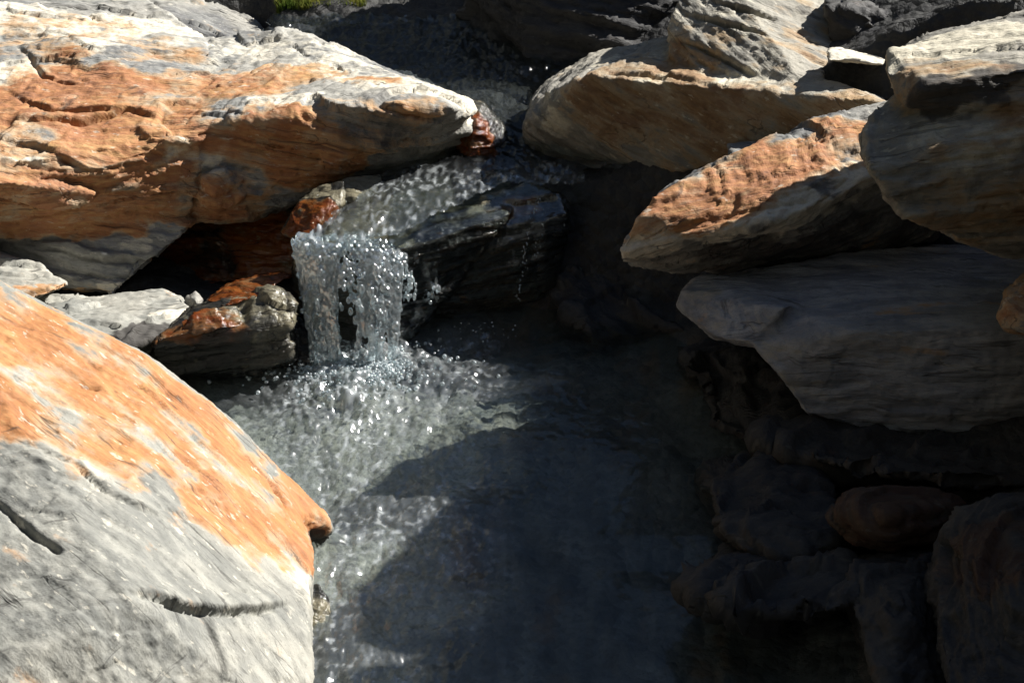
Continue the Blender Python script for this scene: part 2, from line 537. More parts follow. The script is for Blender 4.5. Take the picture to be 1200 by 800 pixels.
def make_ground():
    n = 420
    u = np.linspace(-1, 1, n)
    g = np.sinh(6.2 * u) / np.sinh(6.2)
    xs, ys = 140 * g, 3.9 + 140 * g
    X, Y = np.meshgrid(xs, ys)
    p = np.stack([X.ravel(), Y.ravel(), np.zeros(n * n)], 1)
    z = bed_height(p[:, 0], p[:, 1])
    far = sstep(3, 9, np.hypot(p[:, 0], p[:, 1] - 3.9))
    z = z + 0.05 * fbm(p * 2.0, 4) + 0.018 * fbm(p * 11, 3) + far * (0.5 * fbm(p * 0.35 + 3, 4))
    co = np.stack([p[:, 0], p[:, 1], z], 1).astype(np.float32)
    idx = np.arange(n * n).reshape(n, n)
    f = np.stack([idx[:-1, :-1], idx[:-1, 1:], idx[1:, 1:], idx[1:, :-1]], -1).reshape(-1, 4)
    me = bpy.data.meshes.new('ground')
    me.from_pydata(co.tolist(), [], f.tolist())
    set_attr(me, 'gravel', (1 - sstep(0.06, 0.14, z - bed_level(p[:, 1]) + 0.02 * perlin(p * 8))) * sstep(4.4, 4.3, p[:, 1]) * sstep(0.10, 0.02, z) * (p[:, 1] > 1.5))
    set_attr(me, 'sunlit_bed', (1 - sstep(-0.10, 0.16, p[:, 0] + 0.10 - 0.22 * (p[:, 1] - 3.4) + 0.12 * fbm(p * 5, 3))) * sstep(4.22, 4.1, p[:, 1]) * (p[:, 1] > 1.5))  # bed painted paler where the pool lies in sun, darker under the shade
    shade_smooth(me)
    t = NT('stony_ground')
    pos = t.n('ShaderNodeTexCoord').outputs['Object']
    a = t.noise(pos, 9, 6, 0.6)
    b = t.noise(pos, 60, 4, 0.6)
    vor = t.n('ShaderNodeTexVoronoi', {'Vector': pos, 'Scale': 28.0})
    colr = t.mix(t.smooth(a, 0.35, 0.65), (0.014, 0.014, 0.015), (0.04, 0.039, 0.035))
    colr = t.mix(t.math('MULTIPLY', t.smooth(b, 0.5, 0.7), 0.5), colr, (0.06, 0.056, 0.048))
    colr = t.mix(0.3, colr, t.n('ShaderNodeRGBToBW', {0: vor.outputs['Color']}).outputs[0], 'MULTIPLY')
    green = t.smooth(t.n('ShaderNodeSeparateXYZ', {0: pos}).outputs[2], 0.9, 1.8)
    colr = t.mix(green, colr, t.mix(a, (0.03, 0.033, 0.03), (0.055, 0.057, 0.05)))
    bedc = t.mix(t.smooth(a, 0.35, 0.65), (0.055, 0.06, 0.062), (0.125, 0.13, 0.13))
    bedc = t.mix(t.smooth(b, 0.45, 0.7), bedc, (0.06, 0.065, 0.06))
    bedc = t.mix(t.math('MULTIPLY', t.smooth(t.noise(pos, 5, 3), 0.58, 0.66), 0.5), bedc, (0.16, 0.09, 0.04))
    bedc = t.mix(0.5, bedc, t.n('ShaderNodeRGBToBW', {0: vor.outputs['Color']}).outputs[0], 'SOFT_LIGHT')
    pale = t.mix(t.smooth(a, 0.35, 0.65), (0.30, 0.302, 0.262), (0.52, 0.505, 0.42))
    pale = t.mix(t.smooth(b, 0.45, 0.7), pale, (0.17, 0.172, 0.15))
    bedc = t.mix(t.attr('sunlit_bed').outputs['Fac'], bedc, pale)
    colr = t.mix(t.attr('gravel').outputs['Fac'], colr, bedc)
    h = t.math('ADD', t.math('MULTIPLY', vor.outputs['Distance'], -0.7), t.math('ADD', a, t.math('MULTIPLY', b, 0.4)))
    bp = t.n('ShaderNodeBump', {'Height': h, 'Strength': 0.7, 'Distance': 0.03})
    bs = t.n('ShaderNodeBsdfPrincipled', {'Base Color': colr, 'Roughness': 0.75, 'Normal': bp.outputs[0]})
    o = t.n('ShaderNodeOutputMaterial')
    t.t.links.new(bs.outputs[0], o.inputs[0])
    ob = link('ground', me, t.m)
    ob['kind'] = 'structure'
    return ob


GROUND = make_ground()

# ================================================================== LEFT BANK
rock('boulder', 'huge rust and cream streaked boulder overhanging the stream at upper left', 'boulder', [
    # right part with the nose
    {'p': [(228, 44, 5.1), (300, 44, 5.15), (345, 38, 5.1), (400, 57, 5.05), (450, 77, 5.0), (495, 95, 4.9), (530, 112, 4.75), (553, 130, 4.6),
           (190, 150, 4.42), (300, 146, 4.46), (400, 120, 4.52), (470, 122, 4.5), (530, 126, 4.5),
           (548, 158, 4.62), (520, 183, 4.68), (470, 190, 4.68), (420, 197, 4.62), (300, 256, 4.45), (200, 262, 4.4)], 'T': 0.3},
    # left hump
    {'p': [(-120, -70, 5.5), (158, -10, 5.35), (185, 8, 5.3), (205, 24, 5.25), (240, 46, 5.05), (-120, 215, 4.1), (0, 200, 4.2), (120, 197, 4.26), (240, 152, 4.42),
           (-120, 290, 4.15), (0, 285, 4.25), (100, 275, 4.3), (222, 262, 4.38), (175, 285, 4.38)], 'T': 0.3},
    # grey tongue below
    {'p': [(-120, 300, 4.27), (0, 302, 4.27), (75, 324, 4.25), (100, 342, 4.22), (135, 345, 4.2), (158, 322, 4.25), (178, 290, 4.32), (228, 258, 4.36), (100, 262, 4.3), (0, 262, 4.28)], 'T': 0.25},
    # broken knob on the front
    {'p': [(372, 128, 4.52), (408, 134, 4.50), (424, 160, 4.47), (420, 184, 4.46), (402, 200, 4.5), (376, 192, 4.43), (362, 152, 4.48), (392, 196, 4.43)], 'T': 0.2},
    {'p': [(236, 205, 4.38), (262, 198, 4.40), (284, 210, 4.42), (282, 235, 4.42), (255, 245, 4.39), (236, 238, 4.37), (250, 225, 4.355)], 'T': 0.2},
    # pale shelf at the left
    {'p': [(-120, 178, 4.28), (0, 183, 4.25), (60, 208, 4.24), (112, 226, 4.24), (85, 240, 4.22), (20, 215, 4.15), (-120, 215, 4.06), (40, 232, 4.20)], 'T': 0.25},
], 'rusty', fol=(0.22, -0.30, 0.93), lin=(1, 0.1, -0.25), strata=0.015, layer=0.06, lump=0.010, fine=0.004, facet=0.018, seed=1, group=LEFT,
    stains_and_light={'rust': [(100, 110, .22), (60, 140, .2), (160, 130, .2), (230, 105, .2, .8), (290, 95, .16, .8), (360, 90, .10, .7), (430, 100, .07, .9), (130, 165, .16, .9), (40, 175, .2, .7),
                     (60, 40, .3, .5), (150, 250, .2, .9), (50, 255, .25, .95), (230, 235, .13, .8), (340, 170, .14, .9), (450, 150, .12, .6), (390, 165, .06, .9), (260, 225, .05, .95), (30, 240, .15, .8), (30, 305, .09, -1), (80, 312, .10, -1), (130, 315, .10, -1), (160, 300, .07, -1), (205, 278, .05, -1), (140, 335, .06, -1)],
            'pale': [(480, 105, .10, .9), (530, 120, .08, 1), (340, 60, .22, .55), (420, 80, .16, .6), (170, 30, .12, 1), (50, 20, .14, .7), (330, 120, .07, 1), (220, 170, .10, .9), (30, 90, .12, .8),
                     (120, 45, .16, .6), (250, 70, .16, .45), (0, 190, .12, .9), (60, 205, .1, .9), (130, 335, .03, .9), (215, 270, .035, .7), (160, 285, .04, .5)],
            'dark': [(470, 160, .13, .5), (500, 160, .1, .45), (310, 200, .1, .4), (60, 262, .2, .36), (150, 240, .16, .40), (230, 250, .1, .38)]},  # dark patches put the shade of the overhang into the colour
    grooves=[{'p': [(0, 102), (40, 125), (60, 133), (110, 132), (150, 130)], 'w': .006, 'd': .016, 'lip': .010},
             {'p': [(18, 50), (38, 70), (52, 92), (100, 100)], 'w': .006, 'd': .016, 'lip': .006},
             {'p': [(0, 146), (60, 144), (95, 143), (150, 130), (185, 138)], 'w': .007, 'd': .02, 'lip': .014},
             {'p': [(200, 128), (250, 135), (300, 142)], 'w': .005, 'd': .014, 'lip': .008},
             {'p': [(0, 170), (40, 172), (80, 190), (110, 205)], 'w': .006, 'd': .02, 'lip': .014},
             {'p': [(340, 50), (362, 65)], 'w': .004, 'd': .012}, {'p': [(392, 75), (410, 86)], 'w': .005, 'd': .014},
             {'p': [(80, 15), (120, 24)], 'w': .006, 'd': .015}])

rock('slab_rock', 'grey slab in half shade behind the crest of the huge boulder at the top', 'rock', [
    [(150, -25, 6.0), (250, 5, 5.9), (300, 30, 5.75), (313, 43, 5.6), (295, 52, 5.5), (225, 50, 5.5), (180, 15, 5.6)]], 'grey', T=0.3,
    fol=(0.3, -0.1, 0.95), seed=2, lump=0.012, strata=0.01, vox=0.009, group=LEFT)

rock('wet_stone', 'small orange wet stone with a black side tucked under the nose of the huge boulder', 'stone', [
    [(525, 172, 4.66), (542, 118, 4.76), (566, 122, 4.74), (591, 148, 4.74), (597, 166, 4.70), (582, 180, 4.62), (550, 183, 4.58), (558, 140, 4.62)]], 'wet', T=0.2, seed=3, facet=.008, group=LEFT,
    stains_and_light={'rust': [(550, 165, .09), (556, 140, .06), (535, 170, .06)], 'dark': [(585, 155, .06), (590, 168, .06)]}, lump=.01, vox=.006)

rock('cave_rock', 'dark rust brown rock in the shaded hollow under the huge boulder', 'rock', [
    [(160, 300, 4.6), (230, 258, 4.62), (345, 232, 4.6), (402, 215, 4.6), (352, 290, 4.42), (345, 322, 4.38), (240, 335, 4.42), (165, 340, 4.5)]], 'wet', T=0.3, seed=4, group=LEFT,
    fol=(-0.2, -0.4, 0.85), stains_and_light={'rust': [(.85,)], 'dark': [(230, 310, .12, .55), (300, 250, .1, .4)]})

rock('rust_stone', 'angular stone with rust patch and grey rim beside the ledge water', 'stone', [
    [(330, 272, 4.25), (350, 235, 4.32), (376, 217, 4.36), (402, 213, 4.36), (405, 238, 4.3), (390, 264, 4.25), (352, 286, 4.18), (375, 245, 4.24)]], 'wet', T=0.22, seed=5, facet=.008, group=LEFT,
    fol=(-0.3, -0.4, 0.85), stains_and_light={'rust': [(380, 243, .06), (355, 262, .05)], 'pale': [(370, 222, .05), (400, 235, .03)]}, vox=.006, lump=.01)

rock('flat_stone', 'small grey flat stone leaning between the rust stone and the ledge water', 'stone', [
    [(400, 210, 4.42), (448, 205, 4.46), (441, 228, 4.38), (425, 245, 4.31), (402, 238, 4.34)]], 'wet', T=0.08, seed=6, facet=.008, group=LEFT, fol=(-.1, -.5, .8), vox=.005, lump=.006, strata=.006,
    stains_and_light={'pale': [(425, 222, .12, .75)]})

rock('rust_stone', 'thin wet rust red stone lying in the hollow above the olive slab', 'stone', [
    [(240, 353, 3.96), (262, 334, 4.02), (300, 322, 4.07), (335, 317, 4.1), (343, 322, 4.06), (300, 348, 3.94), (262, 360, 3.91)]], 'wet', T=0.14, seed=7, facet=.008, group=LEFT, fol=(-.2, -.3, .9), vox=.005,
    lump=.006, strata=.008, stains_and_light={'rust': [(1.0,)]})

rock('pebble', 'small round grey pebble in the hollow beside the thin rust red stone', 'pebble', [
    [(219, 350, 4.1), (229, 340, 4.13), (239, 350, 4.1), (236, 361, 4.06), (222, 361, 4.06), (229, 352, 4.04)]], 'grey', T=0.06, seed=8, facet=.008, group=LEFT, vox=.005, lump=.004, strata=.003)

rock('slab_rock', 'pale grey layered slab between the huge boulder and the orange slab', 'rock', [
    [(40, 352, 4.05), (60, 347, 4.08), (110, 345, 4.1), (190, 337, 4.12), (214, 345, 4.08), (225, 361, 4.0), (205, 383, 3.9), (150, 410, 3.78), (90, 385, 3.8), (222, 370, 3.98)]], 'slab', T=0.25, seed=9, group=LEFT,
    fol=(.15, -.25, .95), lin=(1, .3, 0), strata=.014, layer=.04, lump=.01, vox=.006, stains_and_light={'dark': [(190, 390, .06), (160, 402, .05)], 'pale': [(205, 365, .04, .7)]}, drop=.05)

rock('slab_rock', 'pale slab with brown broken edge jutting in from the left edge', 'rock', [
    [(-80, 292, 4.2), (0, 298, 4.18), (45, 310, 4.12), (81, 333, 4.0), (70, 339, 3.98), (30, 355, 3.9), (-80, 350, 3.85)]], 'slab', T=0.2, seed=10, group=LEFT, fol=(.15, -.2, .95), vox=.006, lump=.008, strata=.01,
    stains_and_light={'rust': [(50, 346, .06, .8), (75, 335, .04, .7)]})

rock('slab_rock', 'wet olive and orange slab at the waterline left of the waterfall', 'rock', [
    [(180, 400, 3.78), (225, 366, 3.86), (262, 357, 3.91), (320, 350, 3.97), (345, 356, 3.98), (335, 376, 3.90), (250, 384, 3.82), (340, 415, 3.9), (300, 434, 3.92), (215, 436, 3.88), (180, 425, 3.84)]], 'wet', T=0.25, seed=11, group=LEFT,
    fol=(-.05, -.35, .9), lin=(1, .1, .1), strata=.022, layer=.06, vox=.006, stains_and_light={'rust': [(230, 382, .08, .8), (260, 370, .05, .5)], 'pale': [(300, 362, .09, .75), (310, 390, .05, .5)], 'dark': [(260, 410, .08, .7)]})

rock('wet_stone', 'round dark wet stone right beside the foot of the waterfall', 'stone', [
    [(322, 372, 4.1), (345, 352, 4.13), (366, 372, 4.1), (372, 395, 4.06), (366, 432, 3.99), (330, 432, 3.98), (345, 390, 4.02)]], 'wet', T=0.18, seed=12, group=LEFT, vox=.006, lump=.008,
    stains_and_light={'dark': [(.75,)]})

rock('orange_slab', 'big tilted slab in the lower left foreground, orange above and grey below', 'boulder', [
    {'p': [(-120, 270, 3.66), (0, 338, 3.56), (62, 364, 3.5), (170, 415, 3.42), (240, 468, 3.35), (300, 533, 3.27), (335, 572, 3.2), (352, 596, 3.14), (366, 632, 3.02), (367, 652, 2.97),
           (-120, 500, 3.0), (0, 505, 3.0), (200, 580, 2.9), (362, 700, 2.78), (355, 760, 2.65), (362, 860, 2.45), (-120, 860, 2.2), (150, 700, 2.52)], 'T': 0.25, 'shrink': .97},
    {'p': [(240, 468, 3.35), (300, 530, 3.28), (350, 572, 3.23), (384, 603, 3.18), (389, 618, 3.16), (387, 634, 3.17), (376, 644, 3.18), (345, 603, 3.09), (250, 540, 3.12), (362, 640, 3.2)], 'T': 0.12},
], 'slab', fol=(0.42, -0.12, 0.88), lin=(0.62, -0.45, -0.36), tilt=-28, warp=0.25, strata=0.007, layer=0.05, lump=0.010, fine=0.003, facet=0.007, seed=13, group=LEFT, soft=4, vox=0.006,
    stains_and_light={'rust': [(30, 420, .26), (110, 430, .22), (0, 370, .2), (180, 460, .18), (230, 520, .14), (150, 500, .14, .9), (270, 560, .12), (310, 590, .10), (355, 600, .09), (340, 632, .07), (60, 480, .14, .8), (250, 600, .09, .85), (300, 620, .08), (280, 540, .1), (350, 575, .08), (75, 472, .05, -.42), (135, 470, .03, -.42), (180, 515, .05, -.42), (215, 500, .045, -.42), (300, 578, .045, -.42), (30, 352, .05, -.42), (160, 430, .045, -.42), (100, 385, .04, -.42), (30, 440, .03, -.42), (250, 545, .05, -.42)],
            'pale': [(60, 350, .06, .6), (120, 385, .05, .6), (330, 690, .10, .35), (100, 540, .14, .4), (360, 680, .06, .4)],
            'dark': [(366, 628, .045, .95), (378, 636, .04, .9)]},  # dark under the nose: shade and damp put into the colour
    grooves=[{'p': [(-60, 545), (0, 588), (20, 607), (45, 632), (58, 638), (72, 650)], 'w': .006, 'd': .03},
             {'p': [(128, 697), (165, 700), (205, 712), (250, 722), (300, 718), (345, 706)], 'w': .006, 'd': .016, 'lip': .02},
             {'p': [(0, 512), (40, 520), (90, 545), (125, 578), (160, 595), (220, 620)], 'w': .005, 'd': .009, 'lip': .008},
             {'p': [(258, 512), (290, 535), (320, 570), (340, 605)], 'w': .004, 'd': .012},
             {'p': [(215, 570), (262, 590)], 'w': .004, 'd': .01}, {'p': [(170, 590), (240, 615)], 'w': .005, 'd': .01},
             {'p': [(85, 448), (118, 455)], 'w': .005, 'd': .014},
             {'p': [(280, 660), (310, 672)], 'w': .005, 'd': .01}, {'p': [(270, 690), (300, 697)], 'w': .004, 'd': .01}])

rock('wet_stone', 'small olive brown stone standing in the water below the orange slab', 'stone', [
    [(350, 690, 2.95), (372, 683, 2.98), (384, 700, 2.95), (387, 720, 2.92), (381, 748, 2.86), (350, 760, 2.84), (372, 715, 2.9)]], 'wet', T=0.14, seed=14, facet=.008, group=LEFT, vox=.005, lump=.006,
    stains_and_light={'pale': [(375, 715, .1, .7)]}, drop=.1)

# ================================================================== LEDGE AND BACK
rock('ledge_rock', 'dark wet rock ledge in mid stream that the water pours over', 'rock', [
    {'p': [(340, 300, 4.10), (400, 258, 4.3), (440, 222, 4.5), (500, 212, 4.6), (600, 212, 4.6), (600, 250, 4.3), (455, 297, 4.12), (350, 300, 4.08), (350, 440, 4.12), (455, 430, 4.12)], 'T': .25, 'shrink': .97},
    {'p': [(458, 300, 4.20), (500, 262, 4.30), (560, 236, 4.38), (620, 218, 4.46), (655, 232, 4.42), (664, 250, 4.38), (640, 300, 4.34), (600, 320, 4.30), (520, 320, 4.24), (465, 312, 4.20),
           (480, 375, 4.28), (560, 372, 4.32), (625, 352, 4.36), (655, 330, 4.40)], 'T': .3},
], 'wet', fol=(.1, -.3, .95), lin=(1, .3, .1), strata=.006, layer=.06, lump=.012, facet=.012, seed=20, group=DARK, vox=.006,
    stains_and_light={'dark': [(560, 300, .2, .42), (620, 270, .12, .42), (500, 330, .12, .45), (400, 340, .15, .4)], 'pale': [(480, 240, .16, 1), (440, 250, .12, 1), (540, 222, .1, .9), (420, 275, .12, 1), (380, 285, .1, .9)], 'rust': [(610, 245, .05, .6)]})

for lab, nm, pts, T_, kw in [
    ('wide dark rock behind the chute, in shade at the top centre', 'dark_rock', [(545, 30, 5.6), (575, -60, 5.75), (640, -260, 5.8), (900, -260, 5.7), (900, 60, 5.4), (820, 70, 5.35), (700, 108, 5.2), (610, 114, 5.2), (560, 85, 5.4)], .27, {}),  # unseen upper part raised to shade the upstream water
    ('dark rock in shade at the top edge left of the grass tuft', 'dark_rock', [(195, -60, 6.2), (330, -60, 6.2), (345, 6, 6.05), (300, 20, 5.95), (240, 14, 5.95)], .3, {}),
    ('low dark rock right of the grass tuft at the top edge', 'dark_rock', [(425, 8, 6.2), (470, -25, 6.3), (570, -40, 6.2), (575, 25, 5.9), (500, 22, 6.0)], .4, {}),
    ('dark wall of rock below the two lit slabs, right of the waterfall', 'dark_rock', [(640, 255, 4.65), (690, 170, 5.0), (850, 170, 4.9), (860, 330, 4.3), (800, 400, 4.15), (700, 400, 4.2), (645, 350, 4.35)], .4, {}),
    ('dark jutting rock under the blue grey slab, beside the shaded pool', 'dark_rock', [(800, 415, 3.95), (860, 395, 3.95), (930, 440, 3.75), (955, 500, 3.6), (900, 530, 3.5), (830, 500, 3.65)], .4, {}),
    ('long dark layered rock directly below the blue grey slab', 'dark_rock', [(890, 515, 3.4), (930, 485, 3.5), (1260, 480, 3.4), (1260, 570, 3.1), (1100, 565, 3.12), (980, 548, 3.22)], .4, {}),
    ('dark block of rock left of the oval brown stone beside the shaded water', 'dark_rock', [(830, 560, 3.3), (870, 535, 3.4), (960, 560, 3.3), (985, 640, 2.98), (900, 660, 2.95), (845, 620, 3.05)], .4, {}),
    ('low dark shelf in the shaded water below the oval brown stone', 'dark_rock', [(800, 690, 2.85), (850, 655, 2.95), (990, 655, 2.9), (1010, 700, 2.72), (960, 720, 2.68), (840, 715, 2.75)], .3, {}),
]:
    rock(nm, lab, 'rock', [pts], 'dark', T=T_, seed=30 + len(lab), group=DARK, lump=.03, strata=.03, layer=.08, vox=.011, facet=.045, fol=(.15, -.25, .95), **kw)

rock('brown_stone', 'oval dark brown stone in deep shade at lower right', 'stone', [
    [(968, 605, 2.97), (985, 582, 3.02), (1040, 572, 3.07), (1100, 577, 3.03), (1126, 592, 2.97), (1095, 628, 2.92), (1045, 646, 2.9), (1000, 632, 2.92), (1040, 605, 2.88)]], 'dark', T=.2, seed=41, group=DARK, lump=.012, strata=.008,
    stains_and_light={'rust': [(1.0,)]})
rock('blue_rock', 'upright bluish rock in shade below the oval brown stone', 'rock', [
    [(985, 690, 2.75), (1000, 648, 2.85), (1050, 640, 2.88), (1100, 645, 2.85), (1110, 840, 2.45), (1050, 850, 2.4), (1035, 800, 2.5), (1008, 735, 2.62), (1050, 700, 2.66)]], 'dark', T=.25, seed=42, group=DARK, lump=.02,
    stains_and_light={'dark': [(.5,)]})
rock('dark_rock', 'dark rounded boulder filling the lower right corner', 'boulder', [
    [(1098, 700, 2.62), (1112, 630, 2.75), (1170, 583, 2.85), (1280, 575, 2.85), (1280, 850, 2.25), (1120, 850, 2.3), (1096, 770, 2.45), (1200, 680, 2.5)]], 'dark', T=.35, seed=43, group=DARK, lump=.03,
    stains_and_light={'rust': [(1180, 650, .15, .7)]})

# ================================================================== RIGHT BANK
rock('boulder', 'large brown layered boulder with a sunlit top, right of the chute', 'boulder', [
    {'p': [(613, 150, 4.72), (622, 122, 4.82), (640, 95, 5.0), (690, 67, 5.0), (770, 45, 4.86), (810, 40, 4.82),
           (645, 108, 4.70), (690, 88, 4.56), (745, 105, 4.50), (870, 118, 4.40), (950, 112, 4.32), (1045, 120, 4.25),
           (616, 168, 4.70), (640, 182, 4.66), (700, 196, 4.62), (800, 200, 4.45), (870, 190, 4.38), (950, 168, 4.3), (1045, 155, 4.3)], 'T': .3},
    {'p': [(786, 18, 4.72), (800, -10, 4.78), (830, -60, 4.9), (1000, -60, 5.3), (992, 0, 4.9), (972, 72, 4.6), (955, 115, 4.36), (882, 119, 4.40), (775, 98, 4.58), (780, 60, 4.66)], 'T': .3},
], 'brown', fol=(.32, -.25, .92), lin=(1, -.1, -.35), strata=.009, layer=.045, lump=.007, facet=.009, fine=.003, warp=.25, seed=50, group=RIGHT,
    stains_and_light={'rust': [(720, 130, .16, .75), (800, 140, .2, .75), (760, 75, .14, .55), (900, 140, .16, .7), (1000, 130, .12, .8), (850, 50, .15, .4), (965, 60, .1, .6), (960, 20, .08, .5)],
            'pale': [(780, 90, .08, .8), (850, 95, .1, .7), (820, 30, .16, .5), (700, 75, .08, .6), (870, 30, .14, .4), (650, 130, .08, .5)],
            },
    grooves=[{'p': [(800, 15), (850, 28), (900, 40)], 'w': .006, 'd': .018, 'lip': .01}, {'p': [(790, 45), (840, 65), (885, 90)], 'w': .006, 'd': .02, 'lip': .01},
             {'p': [(700, 85), (780, 88), (860, 112)], 'w': .007, 'd': .018, 'lip': .01}, {'p': [(830, 0), (880, 12), (915, 22)], 'w': .006, 'd': .02, 'lip': .01}])

rock('slab_rock', 'dark grey slab, rim painted sunlit pale, behind the right bank boulders at the top', 'rock', [
    [(975, -40, 5.2), (1010, -6, 5.0), (1075, 0, 5.0), (1120, 14, 4.95), (1152, 36, 4.85), (1140, 50, 4.7), (1040, 80, 4.6), (975, 70, 4.65), (970, 10, 4.7), (1060, 20, 4.68)]], 'dark', T=.3, seed=51, group=RIGHT,
    fol=(.3, -.3, .9), stains_and_light={'pale': [(1100, 20, .14), (1060, 5, .1, .6), (1140, 38, .1)]}, lump=.012)  # pale rim is sunlight put into the colour
rock('flat_stone', 'small bright white topped slab wedged between the brown boulder and the dark grey slab', 'stone', [
    [(968, 60, 4.45), (985, 57, 4.5), (1038, 70, 4.42), (1036, 77, 4.38), (972, 71, 4.38), (1005, 68, 4.38)]], 'slab', T=.06, seed=52, facet=.008, group=RIGHT, vox=.005, lump=.004, strata=.008, stains_and_light={'pale': [(1.0,)]})
rock('slab_rock', 'brown slab at the top right corner behind the right bank', 'rock', [
    [(1050, -40, 5.7), (1280, -40, 5.7), (1280, 25, 5.2), (1200, 28, 5.15), (1140, 18, 5.2), (1070, 4, 5.4)]], 'rusty', T=.3, seed=53, group=RIGHT, strata=.03, stains_and_light={'rust': [(1150, 10, .3, .5)]}, vox=.01)

rock('wedge_rock', 'pointed wedge with an orange sunlit top, jutting left from the right bank', 'rock', [
    [(1050, 112, 4.12), (950, 144, 4.02), (900, 165, 3.95), (860, 184, 3.88), (800, 210, 3.80), (770, 228, 3.75), (748, 252, 3.70), (727, 291, 3.68), (728, 303, 3.68),
     (820, 274, 3.66), (910, 262, 3.66), (1025, 205, 3.78), (1100, 190, 3.9), (735, 308, 3.77), (790, 317, 3.84), (840, 320, 3.86), (1000, 307, 3.9), (1098, 279, 3.95), (1130, 190, 4.0)]],
    'grey', T=.2, fol=(-.34, -.28, .9), lin=(1, .1, .4), strata=.012, layer=.04, lump=.006, fine=.004, facet=.014, seed=54, group=RIGHT, soft=2,
    stains_and_light={'rust': [(800, 240, .10, .95), (860, 220, .13, 1), (920, 190, .12, 1), (980, 160, .10, .9), (780, 255, .05, .8), (1000, 180, .08, .8)],
            'pale': [(760, 285, .08, .8), (850, 262, .08, .9), (930, 240, .10, .9), (1000, 205, .08, .8), (740, 280, .05, .7), (1030, 190, .04, .8)],
            'dark': [(850, 300, .1, .55), (950, 290, .12, .6), (1040, 260, .12, .6)]},
    grooves=[{'p': [(880, 215), (930, 205), (960, 195)], 'w': .005, 'd': .009}, {'p': [(800, 262), (900, 245), (960, 232)], 'w': .004, 'd': .008},
             {'p': [(900, 182), (940, 172), (980, 160)], 'w': .004, 'd': .008}, {'p': [(760, 290), (860, 285), (960, 270), (1060, 235)], 'w': .005, 'd': .012}])

rock('flat_stone', 'small grey stone caught in the gap between the brown boulder and the orange wedge', 'stone', [
    [(853, 170, 4.3), (890, 166, 4.35), (898, 172, 4.3), (888, 186, 4.2), (858, 187, 4.2)]], 'grey', T=.1, seed=55, facet=.008, group=RIGHT, vox=.006, lump=.006, strata=.006)

rock('boulder', 'rounded grey brown boulder at the right edge above the blue grey slab', 'boulder', [
    {'p': [(1041, 60, 3.62), (1035, 82, 3.55), (1046, 112, 3.46), (1090, 42, 3.72), (1150, 27, 3.78), (1205, 12, 3.85), (1290, 0, 3.95), (1090, 98, 3.40), (1200, 80, 3.40), (1290, 75, 3.40), (1060, 125, 3.42), (1290, 150, 3.34)], 'T': .2},
    {'p': [(1046, 112, 3.48), (1022, 138, 3.46), (1011, 162, 3.43), (1014, 184, 3.36), (1028, 206, 3.31), (1046, 234, 3.30), (1080, 261, 3.30), (1125, 282, 3.36), (1182, 298, 3.42), (1290, 296, 3.4), (1150, 150, 3.35), (1290, 125, 3.36), (1100, 190, 3.32), (1200, 220, 3.29)], 'T': .25},
    {'p': [(1190, 60, 3.8), (1290, 40, 3.9), (1290, 280, 3.5), (1180, 270, 3.5), (1180, 150, 3.6)], 'T': .6},
], 'brown', fol=(-.1, -.5, .85), lin=(1, .2, -.2), strata=.010, layer=.07, lump=.014, facet=.013, seed=56, group=RIGHT,
    stains_and_light={'pale': [(1130, 45, .2, .8), (1200, 40, .2, .7), (1060, 75, .08, .6), (1070, 160, .08, .5), (1170, 165, .1, .55)], 'rust': [(1120, 85, .12, .6), (1180, 150, .1, .6), (1160, 250, .14, .55), (1090, 150, .08, .5), (1200, 100, .1, .6)],
            'dark': [(1120, 110, .08, .7), (1180, 80, .08, .7), (1090, 220, .12, .4)]})

rock('slab_rock', 'large smooth blue grey slab hanging in shade over the dark pool on the right', 'boulder', [
    {'p': [(793, 359, 3.66), (799, 340, 3.68), (818, 323, 3.74), (950, 313, 3.82), (835, 397, 3.55), (880, 402, 3.5), (900, 410, 3.5), (920, 360, 3.52), (1000, 330, 3.8)], 'T': .3},
    {'p': [(850, 322, 3.75), (880, 404, 3.5), (905, 412, 3.48), (918, 442, 3.44), (943, 486, 3.42), (1015, 508, 3.42), (1080, 511, 3.42), (1200, 481, 3.37), (1290, 470, 3.35), (1000, 390, 3.42), (1200, 380, 3.38), (1290, 380, 3.36), (1290, 295, 3.8), (1100, 285, 3.88), (950, 313, 3.8)], 'T': .4},
], 'blue', fol=(-.15, -.62, .75), lin=(1, -.1, .05), strata=.006, layer=.05, lump=.014, fine=.003, facet=.008, seed=57, group=RIGHT, soft=4,
    stains_and_light={'pale': [(810, 345, .07, .6), (850, 330, .06, .4), (900, 405, .05, .6), (920, 450, .05, .5), (1050, 340, .12, .3), (820, 380, .05, .5)], 'dark': [(1150, 330, .15, .25)]})  # pale left rim paints in the skylight on the slab's edge

rock('boulder', 'pale rust boulder tip at the right edge before the blue grey slab, unseen body added', 'boulder', [
    [(1171, 376, 3.2), (1180, 352, 3.22), (1202, 328, 3.25), (1330, 300, 3.3), (1330, 420, 3.1), (1200, 388, 3.13), (1176, 384, 3.17)],
    {'w': [(1.32, 3.5, 1.4), (1.6, 3.6, 1.6), (1.45, 3.6, .3), (1.22, 2.5, 1.15), (2.0, 2.5, 1.3), (2.1, 3.3, 1.3), (1.35, 3.3, .3), (1.2, 2.4, .1), (2.2, 2.3, .2), (2.2, 3.5, .3)]}],  # unseen body beyond the right edge, added to shade the lower pool
    'rusty', T=.15, seed=58, group=RIGHT, vox=.01, lump=.012, stains_and_light={'rust': [(.6,)], 'pale': [(1195, 350, .05, .8)]})
